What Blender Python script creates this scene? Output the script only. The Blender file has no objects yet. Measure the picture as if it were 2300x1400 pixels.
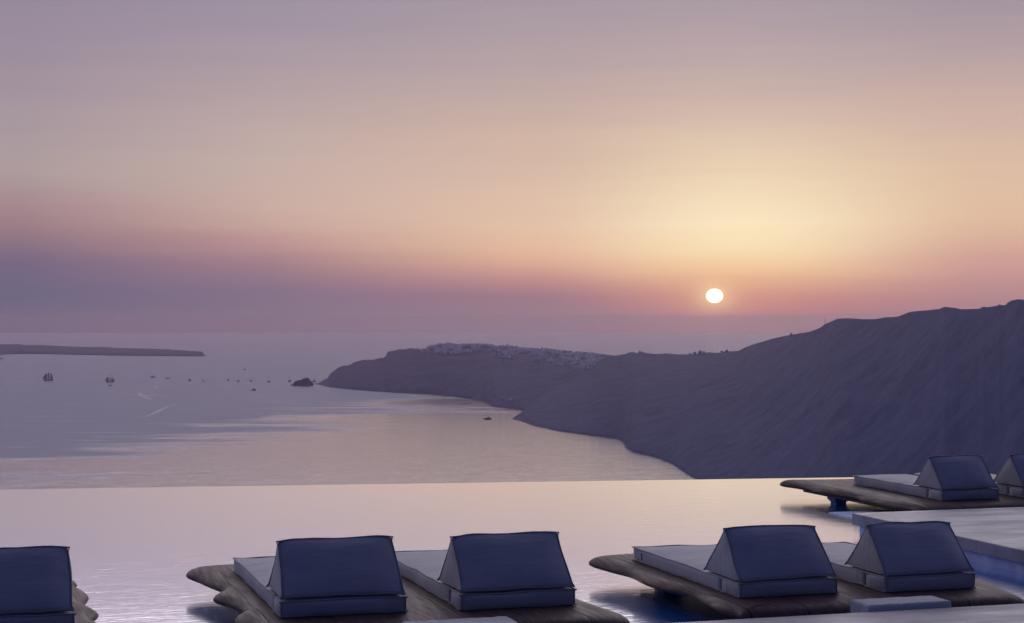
import bpy, bmesh, math, random
from mathutils import Vector, noise
R = math.radians
random.seed(7)
sc = bpy.context.scene
COL = sc.collection

# ------------------------------------------------------------------ camera
FPX, YH, CZ = 4000.0, 715.0, 2.05          # focal length in photo pixels, eye-level row, eye height
PIT = math.atan(15 / FPX)
cam_d = bpy.data.cameras.new("camera"); cam = bpy.data.objects.new("camera", cam_d); COL.objects.link(cam)
cam_d.sensor_width = 36; cam_d.lens = FPX / 2300 * 36
cam_d.clip_start = .1; cam_d.clip_end = 300000
cam.location = (0, 0, CZ); cam.rotation_euler = (R(90) + PIT, 0, 0)
sc.camera = cam
sc.view_settings.view_transform = 'Standard'; sc.view_settings.look = 'None'
sc.view_settings.exposure = 0; sc.view_settings.gamma = 1
sc.cycles.max_bounces = 8; sc.cycles.transparent_max_bounces = 12; sc.cycles.sample_clamp_indirect = 4
sc.cycles.volume_bounces = 2

def lin(c):
    return tuple(((v/255)/12.92 if v/255 <= .04045 else ((v/255+.055)/1.055)**2.4) for v in c)

# ------------------------------------------------------------------ node helper
class NT:
    def __init__(s, tree): s.t = tree; s.n = tree.nodes; s.n.clear()
    def add(s, ty, **kw):
        nd = s.n.new(ty)
        for k, v in kw.items():
            if k == 'inp':
                for a, b in v.items(): s.put(nd, a, b)
            else: setattr(nd, k, v)
        return nd
    def put(s, nd, a, b):
        if isinstance(b, bpy.types.NodeSocket): s.t.links.new(b, nd.inputs[a])
        else: nd.inputs[a].default_value = b
    def m(s, op, a, b=0.0, c=0.0, clamp=False):
        nd = s.add('ShaderNodeMath', operation=op, use_clamp=clamp)
        s.put(nd, 0, a); s.put(nd, 1, b); s.put(nd, 2, c); return nd.outputs[0]
    def mr(s, v, a, b, c=0.0, d=1.0, it='LINEAR'):
        nd = s.add('ShaderNodeMapRange', interpolation_type=it)
        for i, x in enumerate((v, a, b, c, d)): s.put(nd, i, x)
        return nd.outputs[0]
    def mix(s, f, a, b, bt='MIX'):
        nd = s.add('ShaderNodeMix', data_type='RGBA', blend_type=bt)
        s.put(nd, 0, f); s.put(nd, 6, a); s.put(nd, 7, b); return nd.outputs[2]
    def ramp(s, f, stops, interp='LINEAR'):
        nd = s.add('ShaderNodeValToRGB'); cr = nd.color_ramp; cr.interpolation = interp
        while len(cr.elements) < len(stops): cr.elements.new(.5)
        for e, (p, c) in zip(cr.elements, stops):
            e.position = p; e.color = (*c[:3], 1)
        s.put(nd, 0, f); return nd.outputs[0]
    def noise(s, vec, scale, detail=3, rough=.5, dist=0.0):
        nd = s.add('ShaderNodeTexNoise'); s.put(nd, 'Vector', vec)
        nd.inputs['Scale'].default_value = scale; nd.inputs['Detail'].default_value = detail
        nd.inputs['Roughness'].default_value = rough; nd.inputs['Distortion'].default_value = dist
        return nd.outputs[0]
    def mapv(s, vec, sc_=(1, 1, 1), rot=(0, 0, 0), loc=(0, 0, 0)):
        nd = s.add('ShaderNodeMapping'); s.put(nd, 0, vec)
        nd.inputs['Scale'].default_value = sc_; nd.inputs['Rotation'].default_value = rot; nd.inputs['Location'].default_value = loc
        return nd.outputs[0]

# ------------------------------------------------------------------ sky
SUN_AZ, SUN_EL = math.atan((1605-1150)/FPX), math.atan((YH-665)/FPX)
W = bpy.data.worlds.new("World"); sc.world = W; W.use_nodes = True
w = NT(W.node_tree)
tc = w.add('ShaderNodeTexCoord').outputs['Generated']
sep = w.add('ShaderNodeSeparateXYZ', inp={0: tc})
el = w.m('DIVIDE', w.m('ARCSINE', sep.outputs[2]), R(1))            # degrees
az = w.m('DIVIDE', w.m('ARCTAN2', sep.outputs[0], sep.outputs[1]), R(1))
# faint streaks of thin high cloud wander the elevation a little
cl = w.noise(w.mapv(tc, (1.6, 1.6, 26), (0, R(3), 0)), 3.2, 4, .55)
el2 = w.m('ADD', el, w.m('MULTIPLY', w.m('SUBTRACT', cl, .5), w.mr(el, .4, 5, .12, 1.3)))
f = w.m('ADD', w.mr(el2, 0, 11, 0, .7), w.mr(el2, 11, 90, 0, .3))
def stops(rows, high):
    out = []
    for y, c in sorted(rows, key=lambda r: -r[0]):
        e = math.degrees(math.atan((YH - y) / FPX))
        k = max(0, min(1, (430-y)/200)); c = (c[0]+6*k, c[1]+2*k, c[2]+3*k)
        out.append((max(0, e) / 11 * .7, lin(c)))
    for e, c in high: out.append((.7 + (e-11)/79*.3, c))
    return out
HI = [(10.9, (1.7, 1.5, 1.56)), (12.2, (3.3, 3.0, 3.2)), (18, (2.9, 2.68, 2.9)), (30, (.7, .64, .76)), (45, (.24, .23, .38)), (65, (.08, .09, .22)), (90, (.042, .055, .17))]  # bright band above the view, added to light the pool and deck tops
cols = [
 (-15.4, [(746,(113,106,129)),(668,(110,103,130)),(597,(119,104,130)),(550,(138,115,130)),(510,(155,126,134)),(471,(164,136,142)),(430,(171,149,151)),(393,(173,156,156)),(353,(170,155,157)),(235,(158,146,156)),(118,(149,139,154)),(0,(143,135,151))]),
 (-7.7, [(746,(132,116,135)),(652,(134,114,137)),(597,(160,126,138)),(550,(187,146,146)),(510,(199,164,156)),(471,(203,174,164)),(353,(195,174,167)),(235,(179,162,162)),(94,(159,149,160)),(0,(151,143,158))]),
 (.14, [(746,(150,127,141)),(668,(158,122,137)),(628,(193,142,141)),(590,(220,172,151)),(550,(228,188,160)),(510,(228,193,168)),(432,(221,190,170)),(314,(205,179,163)),(157,(180,163,163)),(0,(158,149,160))]),
 (7.27, [(746,(166,128,140)),(707,(183,128,135)),(668,(205,142,136)),(635,(228,176,145)),(605,(244,205,161)),(566,(251,224,180)),(503,(252,232,194)),(393,(235,212,180)),(235,(202,180,168)),(118,(181,164,165)),(0,(163,152,161))]),
 (15.4, [(746,(166,128,142)),(652,(188,143,145)),(597,(206,157,150)),(550,(216,173,155)),(510,(224,187,160)),(432,(224,192,164)),(353,(215,186,165)),(235,(197,173,163)),(118,(173,157,160)),(0,(153,145,156))]),
]
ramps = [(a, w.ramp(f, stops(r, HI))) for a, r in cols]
c = ramps[0][1]
for (a0, _), (a1, r) in zip(ramps, ramps[1:]):
    c = w.mix(w.mr(az, a0, a1, 0, 1, 'SMOOTHSTEP' if a1 > 7 else 'LINEAR'), c, r)
side = w.ramp(f, [(0, (.10, .085, .17)), (.2, (.13, .11, .2)), (.5, (.2, .17, .27)), (.72, (.24, .21, .34)), (.82, (.13, .13, .28)), (.9, (.065, .08, .21)), (1, (.042, .055, .17))])
back = w.ramp(f, [(0, (.024, .031, .098)), (.3, (.034, .044, .14)), (.6, (.034, .046, .15)), (.8, (.034, .049, .155)), (1, (.046, .06, .18))])
absd = w.m('ABSOLUTE', az)
c = w.mix(w.mr(absd, 22, 75, 0, 1, 'SMOOTHSTEP'), c, side)
c = w.mix(w.mr(absd, 70, 120, 0, 1, 'SMOOTHSTEP'), c, back)
# sun disc, a little flattened by refraction, and its small aureole
dx = w.m('SUBTRACT', az, math.degrees(SUN_AZ)); dy = w.m('SUBTRACT', el, math.degrees(SUN_EL))
def rad(rx, ry):
    return w.m('SQRT', w.m('ADD', w.m('POWER', w.m('DIVIDE', dx, rx), 2), w.m('POWER', w.m('DIVIDE', dy, ry), 2)))
disc = w.mr(rad(.258, .218), 1.12, .93, 0, 1, 'SMOOTHSTEP')
aur = w.m('POWER', 2.718, w.m('MULTIPLY', w.m('POWER', rad(.52, .42), 1.5), -1))
aur2 = w.m('POWER', 2.718, w.m('MULTIPLY', w.m('POWER', rad(2.2, 1.0), 1.6), -1))
c = w.mix(w.m('MULTIPLY', aur2, .35), c, (.86, .42, .27, 1))
c = w.mix(w.m('MULTIPLY', aur, .8), c, (1.0, .70, .38, 1))
c = w.mix(disc, c, (2.2, 1.9, 1.5, 1))
# sky dims below the horizon line (only the haze and sea are seen there)
c = w.mix(w.mr(el, -.3, -3), c, (.03, .03, .06, 1))
bg = w.add('ShaderNodeBackground', inp={0: c, 1: 1.0})
w.add('ShaderNodeOutputWorld', inp={0: bg.outputs[0]})

# ------------------------------------------------------------------ sun
sl = bpy.data.lights.new("sun", 'SUN'); sl.energy = .001; sl.angle = R(.53); sl.color = (1, .55, .3)
so = bpy.data.objects.new("sun", sl); COL.objects.link(so)
sd = Vector((math.sin(SUN_AZ)*math.cos(SUN_EL), math.cos(SUN_AZ)*math.cos(SUN_EL), math.sin(SUN_EL)))
so.rotation_euler = (-sd).to_track_quat('-Z', 'Y').to_euler(); so.location = (0, 0, 30)

# ------------------------------------------------------------------ materials
def mat(name, build):
    m_ = bpy.data.materials.new(name); m_.use_nodes = True
    t = NT(m_.node_tree); out = t.add('ShaderNodeOutputMaterial'); build(t, out); return m_
def principled(t, out, **kw):
    p = t.add('ShaderNodeBsdfPrincipled')
    for k, v in kw.items(): t.put(p, k.replace('_', ' '), v)
    t.t.links.new(p.outputs[0], out.inputs[0]); return p
def plain(name, col, rough=.8, spec=.3):
    return mat(name, lambda t, o: principled(t, o, Base_Color=(*col, 1), Roughness=rough, **{'Specular IOR Level': spec}))

def fabric(col, name):
    def b(t, o):
        ob = t.add('ShaderNodeTexCoord').outputs['Object']
        n1 = t.noise(ob, 7, 3); n2 = t.noise(ob, 420, 2, .6)
        colr = t.mix(t.mr(n1, .35, .7), (*[v*.9 for v in col], 1), (*[v*1.08 for v in col], 1))
        colr = t.mix(t.mr(n2, .3, .7), colr, (*[v*1.12 for v in col], 1))
        # stretched puckers beside the seams
        wr = t.noise(t.mapv(ob, (3, 26, 3), (0, 0, R(12))), 1.6, 3, .55)
        h = t.m('ADD', t.m('MULTIPLY', n2, .15), wr)
        bp = t.add('ShaderNodeBump', inp={'Strength': .6, 'Distance': .009, 'Height': h})
        principled(t, o, Base_Color=colr, Roughness=.7, Normal=bp.outputs[0], **{'Specular IOR Level': .6, 'Sheen Weight': .5, 'Sheen Roughness': .5})
    return mat(name, b)
M_FAB = fabric((.31, .31, .33), 'grey_canvas')
M_PIPE = fabric((.21, .21, .22), 'piping_canvas')

def wood(t, o):
    ob = t.add('ShaderNodeTexCoord').outputs['Object']
    g = t.noise(t.mapv(ob, (16, 1.3, 16)), 2.2, 6, .62, .6)
    big = t.noise(ob, 2.1, 3)
    colr = t.ramp(g, [(.3, (.07, .038, .029)), (.5, (.105, .060, .046)), (.72, (.15, .09, .07))])
    colr = t.mix(t.mr(big, .38, .68, 0, .5), colr, (.13, .078, .06, 1))
    xs = t.add('ShaderNodeSeparateXYZ', inp={0: ob}).outputs[0]
    xw = t.m('ADD', xs, t.m('MULTIPLY', t.m('SUBTRACT', t.noise(ob, 1.1, 1), .5), .03))
    fr = t.m('ABSOLUTE', t.m('SUBTRACT', t.m('FRACT', t.m('DIVIDE', xw, .36)), .5))
    seam = t.mr(fr, .482, .494)
    colr = t.mix(seam, colr, (.008, .006, .006, 1))
    h = t.m('SUBTRACT', t.m('MULTIPLY', g, .5), t.m('MULTIPLY', seam, 1.6))
    bp = t.add('ShaderNodeBump', inp={'Strength': .5, 'Distance': .006, 'Height': h})
    principled(t, o, Base_Color=colr, Roughness=t.mr(g, .3, .7, .72, .5), Normal=bp.outputs[0], **{'Specular IOR Level': .2})
M_WOOD = mat('weathered_wood', wood)

def concrete(col, name, streak=True, rough=.6, bump=.15):
    def b(t, o):
        ob = t.add('ShaderNodeTexCoord').outputs['Object']
        n1 = t.noise(t.mapv(ob, (.45, 1.6, 1), (0, 0, R(8))), 1.9, 5, .6, .5)
        n2 = t.noise(ob, 60, 4, .65)
        n3 = t.noise(ob, 7, 4, .6)
        c1 = t.mix(t.mr(n1, .32, .68), (*[v*.66 for v in col], 1), (*[min(1, v*1.28) for v in col], 1))
        c1 = t.mix(t.mr(n3, .4, .7, 0, .35), c1, (*[v*.7 for v in col], 1))
        c1 = t.mix(t.mr(n2, .5, .75, 0, .35), c1, (*[v*1.2 for v in col], 1))
        bp = t.add('ShaderNodeBump', inp={'Strength': bump, 'Distance': .01, 'Height': t.m('ADD', n2, n3)})
        principled(t, o, Base_Color=c1, Roughness=t.mr(n1, .3, .7, rough+.12, rough-.12), Normal=bp.outputs[0])
    return mat(name, b)
M_DECK = concrete((.28, .275, .32), 'screed_concrete', rough=.5)
M_BLOCK = concrete((.86, .86, .74), 'rough_concrete', bump=.9, rough=.85)
M_WHITE = concrete((.58, .68, .92), 'pool_wall_render', rough=.8)
M_BLUE = concrete((.14, .40, .85), 'blue_pool_plaster', rough=.7)
M_BLUEP = concrete((.10, .24, .52), 'blue_painted_pillar', rough=.7)

def pool(t, o):
    ob = t.add('ShaderNodeTexCoord').outputs['Object']
    v1 = t.mapv(ob, (1.0, 2.9, 1), (0, 0, R(-9)))
    v2 = t.mapv(ob, (1.0, 2.2, 1), (0, 0, R(14)))
    a = t.noise(v1, 3.1, 3, .5, .5); b = t.noise(v2, 13, 2, .5, .3); big = t.noise(ob, .35, 2)
    amp = t.mr(big, .35, .65, .75, 1.1)
    h = t.m('MULTIPLY', t.m('ADD', t.m('MULTIPLY', a, .8), t.m('MULTIPLY', b, .3)), amp)
    bp = t.add('ShaderNodeBump', inp={'Strength': 1, 'Distance': .0018, 'Height': h})
    lw = t.add('ShaderNodeLayerWeight', inp={'Blend': .5, 'Normal': bp.outputs[0]})
    fz = t.mr(lw.outputs['Facing'], .62, .91, .22, .97)
    gl = t.add('ShaderNodeBsdfGlossy', inp={'Color': (.97, .97, .98, 1), 'Roughness': .1, 'Normal': bp.outputs[0]})
    tr0 = t.add('ShaderNodeBsdfTransparent', inp={'Color': (.75, .9, 1, 1)})
    up = t.add('ShaderNodeBsdfDiffuse', inp={'Color': (.05, .32, 1, 1)})      # light scattered back up by the water
    tr = t.add('ShaderNodeMixShader', inp={0: .85, 1: tr0.outputs[0], 2: up.outputs[0]})
    mx = t.add('ShaderNodeMixShader', inp={0: fz, 1: tr.outputs[0], 2: gl.outputs[0]})
    t.t.links.new(mx.outputs[0], o.inputs[0])
M_POOL = mat('pool_water', pool)

def sea_mat(slick):
    def b(t, o):
        g = t.add('ShaderNodeNewGeometry').outputs['Position']
        s3 = t.add('ShaderNodeSeparateXYZ', inp={0: g}); X, Y = s3.outputs[0], s3.outputs[1]
        n = t.noise(t.mapv(g, (.00022, .0007, 0), (0, 0, R(-10))), 3.2, 5, .6, .7)
        n2 = t.noise(t.mapv(g, (.0003, .0016, 0), (0, 0, R(-6))), 9, 4, .6, .6)
        # calm water in the lee of the headland: right and near side of a line across the bay
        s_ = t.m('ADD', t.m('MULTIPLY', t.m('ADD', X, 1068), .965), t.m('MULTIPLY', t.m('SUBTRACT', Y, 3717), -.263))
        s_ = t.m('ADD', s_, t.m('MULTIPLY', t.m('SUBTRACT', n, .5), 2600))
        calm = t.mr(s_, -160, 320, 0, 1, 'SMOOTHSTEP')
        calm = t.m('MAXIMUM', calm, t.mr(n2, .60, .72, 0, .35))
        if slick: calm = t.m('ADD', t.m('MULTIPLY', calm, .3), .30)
        rp = t.noise(t.mapv(g, (.020, .014, 0), (0, 0, R(-14))), 1, 4, .65)
        rp2 = t.noise(t.mapv(g, (.05, .2, 0), (0, 0, R(-8))), 1, 3, .6)
        h = t.m('ADD', rp, t.m('MULTIPLY', rp2, .35))
        bp = t.add('ShaderNodeBump', inp={'Strength': t.mr(calm, 0, 1, .6, .35), 'Distance': 2.4, 'Height': h})
        col = t.mix(calm, (.25, .265, .345, 1), (.98, .99, 1.0, 1))  # ruffled water's dimmer sky reflection is put into the gloss tint
        col = t.mix(t.mr(Y, 9000, 34000, 0, .08), col, (.82, .70, .80, 1))      # one tint far out: grazing sky sheen put into the colour
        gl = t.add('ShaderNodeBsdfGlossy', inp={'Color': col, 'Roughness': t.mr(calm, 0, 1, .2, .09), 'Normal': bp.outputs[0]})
        df = t.add('ShaderNodeBsdfDiffuse', inp={'Color': (.012, .025, .06, 1)})
        fz = t.add('ShaderNodeFresnel', inp={'IOR': 2.6})
        mx = t.add('ShaderNodeMixShader', inp={0: fz.outputs[0], 1: df.outputs[0], 2: gl.outputs[0]})
        t.t.links.new(mx.outputs[0], o.inputs[0])
    return b
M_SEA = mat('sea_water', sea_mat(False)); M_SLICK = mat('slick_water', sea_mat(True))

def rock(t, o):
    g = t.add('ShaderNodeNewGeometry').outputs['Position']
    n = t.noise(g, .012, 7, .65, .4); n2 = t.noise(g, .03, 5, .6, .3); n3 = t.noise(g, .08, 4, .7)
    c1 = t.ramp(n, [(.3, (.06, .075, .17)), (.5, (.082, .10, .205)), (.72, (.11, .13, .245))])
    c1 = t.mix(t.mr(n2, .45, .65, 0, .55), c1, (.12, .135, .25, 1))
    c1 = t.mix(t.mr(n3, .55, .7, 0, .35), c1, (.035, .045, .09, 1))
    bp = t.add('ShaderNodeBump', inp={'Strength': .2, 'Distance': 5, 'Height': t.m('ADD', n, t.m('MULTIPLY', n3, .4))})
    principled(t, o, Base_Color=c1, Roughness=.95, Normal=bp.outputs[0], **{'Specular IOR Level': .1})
M_ROCK = mat('volcanic_rock', rock)
M_WALLW = plain('whitewash', (.9, .88, .88), .9)
M_WALLG = plain('whitewash_grey', (.85, .83, .84), .9)
M_DARK = plain('dark_opening', (.03, .035, .05), .4)
M_DOME = plain('blue_dome_paint', (.05, .12, .32), .6)
M_HULLD = plain('dark_hull', (.09, .10, .15), .5)
M_HULLW = plain('white_hull', (.5, .5, .53), .4)
M_SAIL = plain('sail_cloth', (.42, .42, .5), .8)
M_MAST = plain('mast_paint', (.10, .09, .11), .6)
def glintm(t, o):
    e = t.add('ShaderNodeEmission', inp={0: (1, .85, .65, 1), 1: 2.0}); t.t.links.new(e.outputs[0], o.inputs[0])  # emission stands in for sky light glinting off a pane
M_GLINT = mat('window_glint_glow', glintm)

# ------------------------------------------------------------------ object helpers
def link(name, me, mats, parent=None):
    o = bpy.data.objects.new(name, me); COL.objects.link(o)
    for m_ in (mats if isinstance(mats, (list, tuple)) else [mats]): me.materials.append(m_)
    if parent: o.parent = parent
    return o
def obj(name, bm, mats, parent=None, smooth=False):
    me = bpy.data.meshes.new(name); bm.to_mesh(me); bm.free()
    if smooth:
        for p in me.polygons: p.use_smooth = True
    return link(name, me, mats, parent)
def tag(o, label=None, cat=None, group=None, kind=None):
    if label: o['label'] = label
    if cat: o['category'] = cat
    if group: o['group'] = group
    if kind: o['kind'] = kind
    return o
def empty(name, loc, rz=0):
    o = bpy.data.objects.new(name, None); COL.objects.link(o); o.location = loc; o.rotation_euler = (0, 0, rz); o.empty_display_size = .2
    return o
def copy_tree(o, parent=None):
    c_ = o.copy(); COL.objects.link(c_); c_.parent = parent
    for ch in [x for x in bpy.data.objects if x.parent == o]: copy_tree(ch, c_)
    return c_
def box(bm, x0, x1, y0, y1, z0, z1, mi=0, taper=0):
    vs = [bm.verts.new(p) for p in ((x0,y0,z0),(x1,y0,z0),(x1,y1,z0),(x0,y1,z0),(x0+taper,y0+taper,z1),(x1-taper,y0+taper,z1),(x1-taper,y1-taper,z1),(x0+taper,y1-taper,z1))]
    for q in ((3,2,1,0),(4,5,6,7),(0,1,5,4),(1,2,6,5),(2,3,7,6),(3,0,4,7)):
        f_ = bm.faces.new([vs[i] for i in q]); f_.material_index = mi
    return vs
def bevel_all(bm, w_, seg=2):
    bmesh.ops.bevel(bm, geom=list(bm.edges), offset=w_, segments=seg, affect='EDGES', profile=.6)
def tube(bm, pts, r, n=6, closed=False, mi=0):
    rings = []; N = len(pts)
    for i, p in enumerate(pts):
        p = Vector(p); a = Vector(pts[(i-1) % N] if closed or i else pts[0]); b = Vector(pts[(i+1) % N] if closed or i < N-1 else pts[-1])
        d = (b-a).normalized(); up = Vector((0, 0, 1)) if abs(d.z) < .9 else Vector((1, 0, 0))
        s = d.cross(up).normalized(); t_ = s.cross(d); rr = r[i] if isinstance(r, (list, tuple)) else r
        rings.append([bm.verts.new(p + rr*(math.cos(k*2*math.pi/n)*s + math.sin(k*2*math.pi/n)*t_)) for k in range(n)])
    for i in range(N if closed else N-1):
        A_, B_ = rings[i], rings[(i+1) % N]
        for k in range(n):
            f_ = bm.faces.new((A_[k], A_[(k+1) % n], B_[(k+1) % n], B_[k])); f_.smooth = True; f_.material_index = mi
    if not closed:
        for rg in (rings[0][::-1], rings[-1]):
            try: bm.faces.new(rg).material_index = mi
            except ValueError: pass

# pool grid: u runs along the platforms, v away from the viewer
A = R(17.4); CA, SA = math.cos(A), math.sin(A)
def UV(u, v, z=0): return (u*CA - v*SA, u*SA + v*CA, z)
def at(px, y, D):                       # far world point seen on column px / row y at distance D
    return Vector(((px-1150)/FPX*D, D, CZ - (y-YH)/FPX*D))
SEA = -300.0
def sea_pt(px, y):
    D = (CZ-SEA)*FPX/(y-YH); return Vector(((px-1150)/FPX*D, D, SEA))
def lerp(tab, x):
    if x <= tab[0][0]: return tab[0][1]
    for (a, p), (b, q) in zip(tab, tab[1:]):
        if x <= b: return p + (q-p)*(x-a)/(b-a)
    return tab[-1][1]

# ------------------------------------------------------------------ sea
bm = bmesh.new(); RS = 38000
ring = [bm.verts.new((RS*math.cos(k*math.pi/48), RS*math.sin(k*math.pi/48), SEA)) for k in range(96)]
bm.faces.new(ring)
tag(obj('sea', bm, M_SEA), kind='structure')

def slick(pts, w0):
    bm = bmesh.new(); P = [sea_pt(*p) for p in pts]; Q = []
    for i in range(len(P)-1):
        for k in range(8):
            p0 = P[max(0, i-1)]; p1 = P[i]; p2 = P[i+1]; p3 = P[min(len(P)-1, i+2)]; t = k/8
            Q.append(.5*((2*p1)+(p2-p0)*t+(2*p0-5*p1+4*p2-p3)*t*t+(3*p1-p0-3*p2+p3)*t**3))
    prev = None
    for i, q in enumerate(Q):
        d = (Q[min(i+1, len(Q)-1)]-Q[max(i-1, 0)]).normalized(); s = Vector((d.y, -d.x, 0))
        ww = w0*(.45+.9*abs(noise.noise(q*.004)))*math.sin(math.pi*(i+.5)/len(Q))**.5
        j = noise.noise(q*.02)*w0*.3
        a = bm.verts.new(q+s*(ww+j)+Vector((0, 0, .6))); b = bm.verts.new(q-s*(ww-j)+Vector((0, 0, .6)))
        if prev: bm.faces.new((prev[0], prev[1], b, a))
        prev = (a, b)
    bmesh.ops.recalc_face_normals(bm, faces=bm.faces)
    for f_ in bm.faces:
        if f_.normal.z < 0: f_.normal_flip()
    tag(obj('water_slick', bm, M_SLICK), kind='structure')
slick([(312,881),(318,888),(338,897),(352,898)], 13)
slick([(298,940),(328,936),(352,926),(374,915),(394,910),(372,905)], 11)
slick([(348,873),(352,868),(372,865)], 8)
slick([(120,857.5),(160,856.8),(205,856.2),(236,856)], 8)
slick([(100,817),(125,812),(150,808),(185,806)], 9)
slick([(238,881),(262,881),(282,885)], 7)
slick([(398,892),(415,893),(428,894)], 7)
slick([(470,939),(490,941),(540,939),(600,941),(740,941)], 9)
slick([(860,935),(880,933),(905,930)], 6)
slick([(600,884),(640,886),(680,888)], 7)

# ------------------------------------------------------------------ terrain
class Hill:
    """columns of a coastal slope: waterline table, ridge table, ridge distance table (all by column)"""
    def __init__(s, name, x0, x1, step, water, ridge, dist, rows, amp, power=.8, back=900, endsmooth=0):
        s.water, s.ridge, s.dist, s.amp, s.power = water, ridge, dist, amp, power
        s.rows = rows; s.back = back; s.x0, s.x1 = x0, x1
        n = int((x1-x0)/step)+1
        s.px = [x0+(x1-x0)*i/(n-1) for i in range(n)]
        bm = bmesh.new(); grid = []
        for px in s.px:
            colv = []
            for j in range(-1, rows+1):
                colv.append(bm.verts.new(s.pt(px, max(0, j)/rows) + (Vector((0, 0, -8)) if j < 0 else Vector())))
            top = s.pt(px, 1); Dw, Dr, zr = s.base(px)
            for k in range(1, 8):
                t = k/7; D = Dr + back*t
                z = zr + (SEA-15-zr)*t**1.6
                p = Vector(((px-1150)/FPX*D, D, z)); p.z += noise.fractal(p*.004, 1, 2, 4)*14*math.sin(math.pi*t)
                p.z = min(p.z, CZ + (zr-CZ)*D/Dr - 4*t)          # never above the ridge line
                colv.append(bm.verts.new(p))
            grid.append(colv)
        for a, b in zip(grid, grid[1:]):
            for j in range(len(a)-1):
                bm.faces.new((a[j], b[j], b[j+1], a[j+1])).smooth = True
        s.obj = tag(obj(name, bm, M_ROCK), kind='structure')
    def base(s, px):
        Dw = (CZ-SEA)*FPX/(lerp(s.water, px)-YH); Dr = lerp(s.dist, px); Dr = max(Dr, Dw+25)
        return Dw, Dr, CZ-(lerp(s.ridge, px)-YH)/FPX*Dr
    def pt(s, px, t):
        Dw, Dr, zr = s.base(px)
        D = Dw+(Dr-Dw)*t; X = (px-1150)/FPX*D
        z = SEA+(zr-SEA)*(t**s.power)
        q = Vector((X, D, 0)); h = zr-SEA
        env = math.sin(math.pi*min(1, t*1.02))**.7 if t < .98 else 0
        # gullies: ridged noise stretched down the slope, plus ledges
        wq = q+noise.noise_vector(q*.0016)*220
        r = 1-abs(noise.noise(Vector((wq.x*.0036, wq.y*.0022, 3.1))))*2.2
        r2 = 1-abs(noise.noise(Vector((wq.x*.011, wq.y*.006, 8.7))))*2
        n = noise.fractal(q*.006, 1, 2.1, 6)
        led = noise.noise(Vector((px*.006, t*9, 1.7)))
        z += s.amp*min(1, h/200)*env*(.6*r+.15*r2+.5*n+.2*led-.35)
        if t > .97: z += noise.fractal(Vector((X*.03, D*.002, 5)), 1, 2, 4)*2.6*min(1, h/120)*(D/4000)
        return Vector((X, D, max(z, SEA-1 if t < .02 else SEA+.5)))
    def on(s, px, y):                    # point of the slope seen on a row
        best = None
        for k in range(0, 241):
            p = s.pt(px, k/240); yy = YH+(CZ-p.z)/p.y*FPX
            if yy <= y: return p
            best = p
        return best

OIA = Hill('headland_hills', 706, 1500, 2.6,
  [(706,862.5),(719,865),(739,870),(776,874),(832,879),(900,883),(993,888),(1060,897),(1085,903),(1110,914),(1170,921),(1300,935),(1500,950)],
  [(706,862),(712,861),(718,859),(723,856),(730,852),(738,848),(740,841),(745,837),(757,828),(771,822),(783,820),(800,813),(817,808.5),(835,809),(851,806),(863,804),(868,798),(871,790),(882,787),(893,784.5),(905,785),(925,783),(941,785.5),(954,783),(974,777),(993,773),(1013,774),(1091,775),(1124,778),(1166,782),(1189,783),(1228,784),(1254,789),(1303,793),(1352,798),(1372,801),(1440,803),(1500,806)],
  [(706,8180),(739,8250),(900,8300),(1100,8000),(1250,7600),(1370,7300),(1500,7000)], 64, 7, .82, 1100)

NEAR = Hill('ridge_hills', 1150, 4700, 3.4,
  [(1150,941.5),(1170,946),(1200,957),(1250,968),(1300,975),(1350,981),(1385,986),(1400,992),(1408,1008),(1425,1017),(1470,1027),(1510,1042),(1545,1066),(1600,1098),(1700,1150),(1900,1260),(2300,1440),(3200,1700),(4700,1900)],
  [(1150,940),(1158,935),(1172,925),(1190,905),(1230,880),(1290,848),(1326,829),(1340,815),(1352,806),(1365,802),(1390,797.5),(1421,792),(1440,792),(1464,796),(1495,794),(1525,796),(1550,797),(1588,792.5),(1620,792),(1659,788),(1672,781),(1685,774),(1708,769),(1739,759),(1773,753),(1816,746),(1835,740),(1846,735),(1855,728),(1871,721),(1880,717),(1902,716),(1937,719),(1970,717.6),(1987,714),(2017,712),(2043,702),(2078,698),(2109,694),(2122,689),(2148,691.5),(2157,694),(2200,692.6),(2209,688),(2215,690),(2241,687),(2244,683),(2248,686),(2259,685.6),(2263,680),(2272,675),(2287,671.5),(2300,673),(2400,668),(2600,660),(3200,640),(4700,640)],
  [(1150,5345),(1170,5420),(1230,5850),(1326,6250),(1400,6400),(1660,5500),(1870,3900),(2120,2900),(2300,2400),(3200,1500),(4700,1300)], 96, 6, .78, 1400)

ISLE = Hill('island_hills', -500, 463, 4,
  [(-500,812),(-200,803),(0,797),(31,795.5),(73,795),(157,797),(240,798.6),(313,800),(463,800.5)],
  [(-500,760),(-100,770),(0,773.5),(31,773.5),(42,772.8),(50,774.6),(70,775),(89,775),(125,777),(167,779),(240,780.3),(271,782),(337,783.5),(393,786),(445,789.4),(456,791),(459,797),(463,800.3)],
  [(-500,14500),(0,15800),(100,15900),(300,15000),(463,14280)], 22, 16, .6, 1500)

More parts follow.
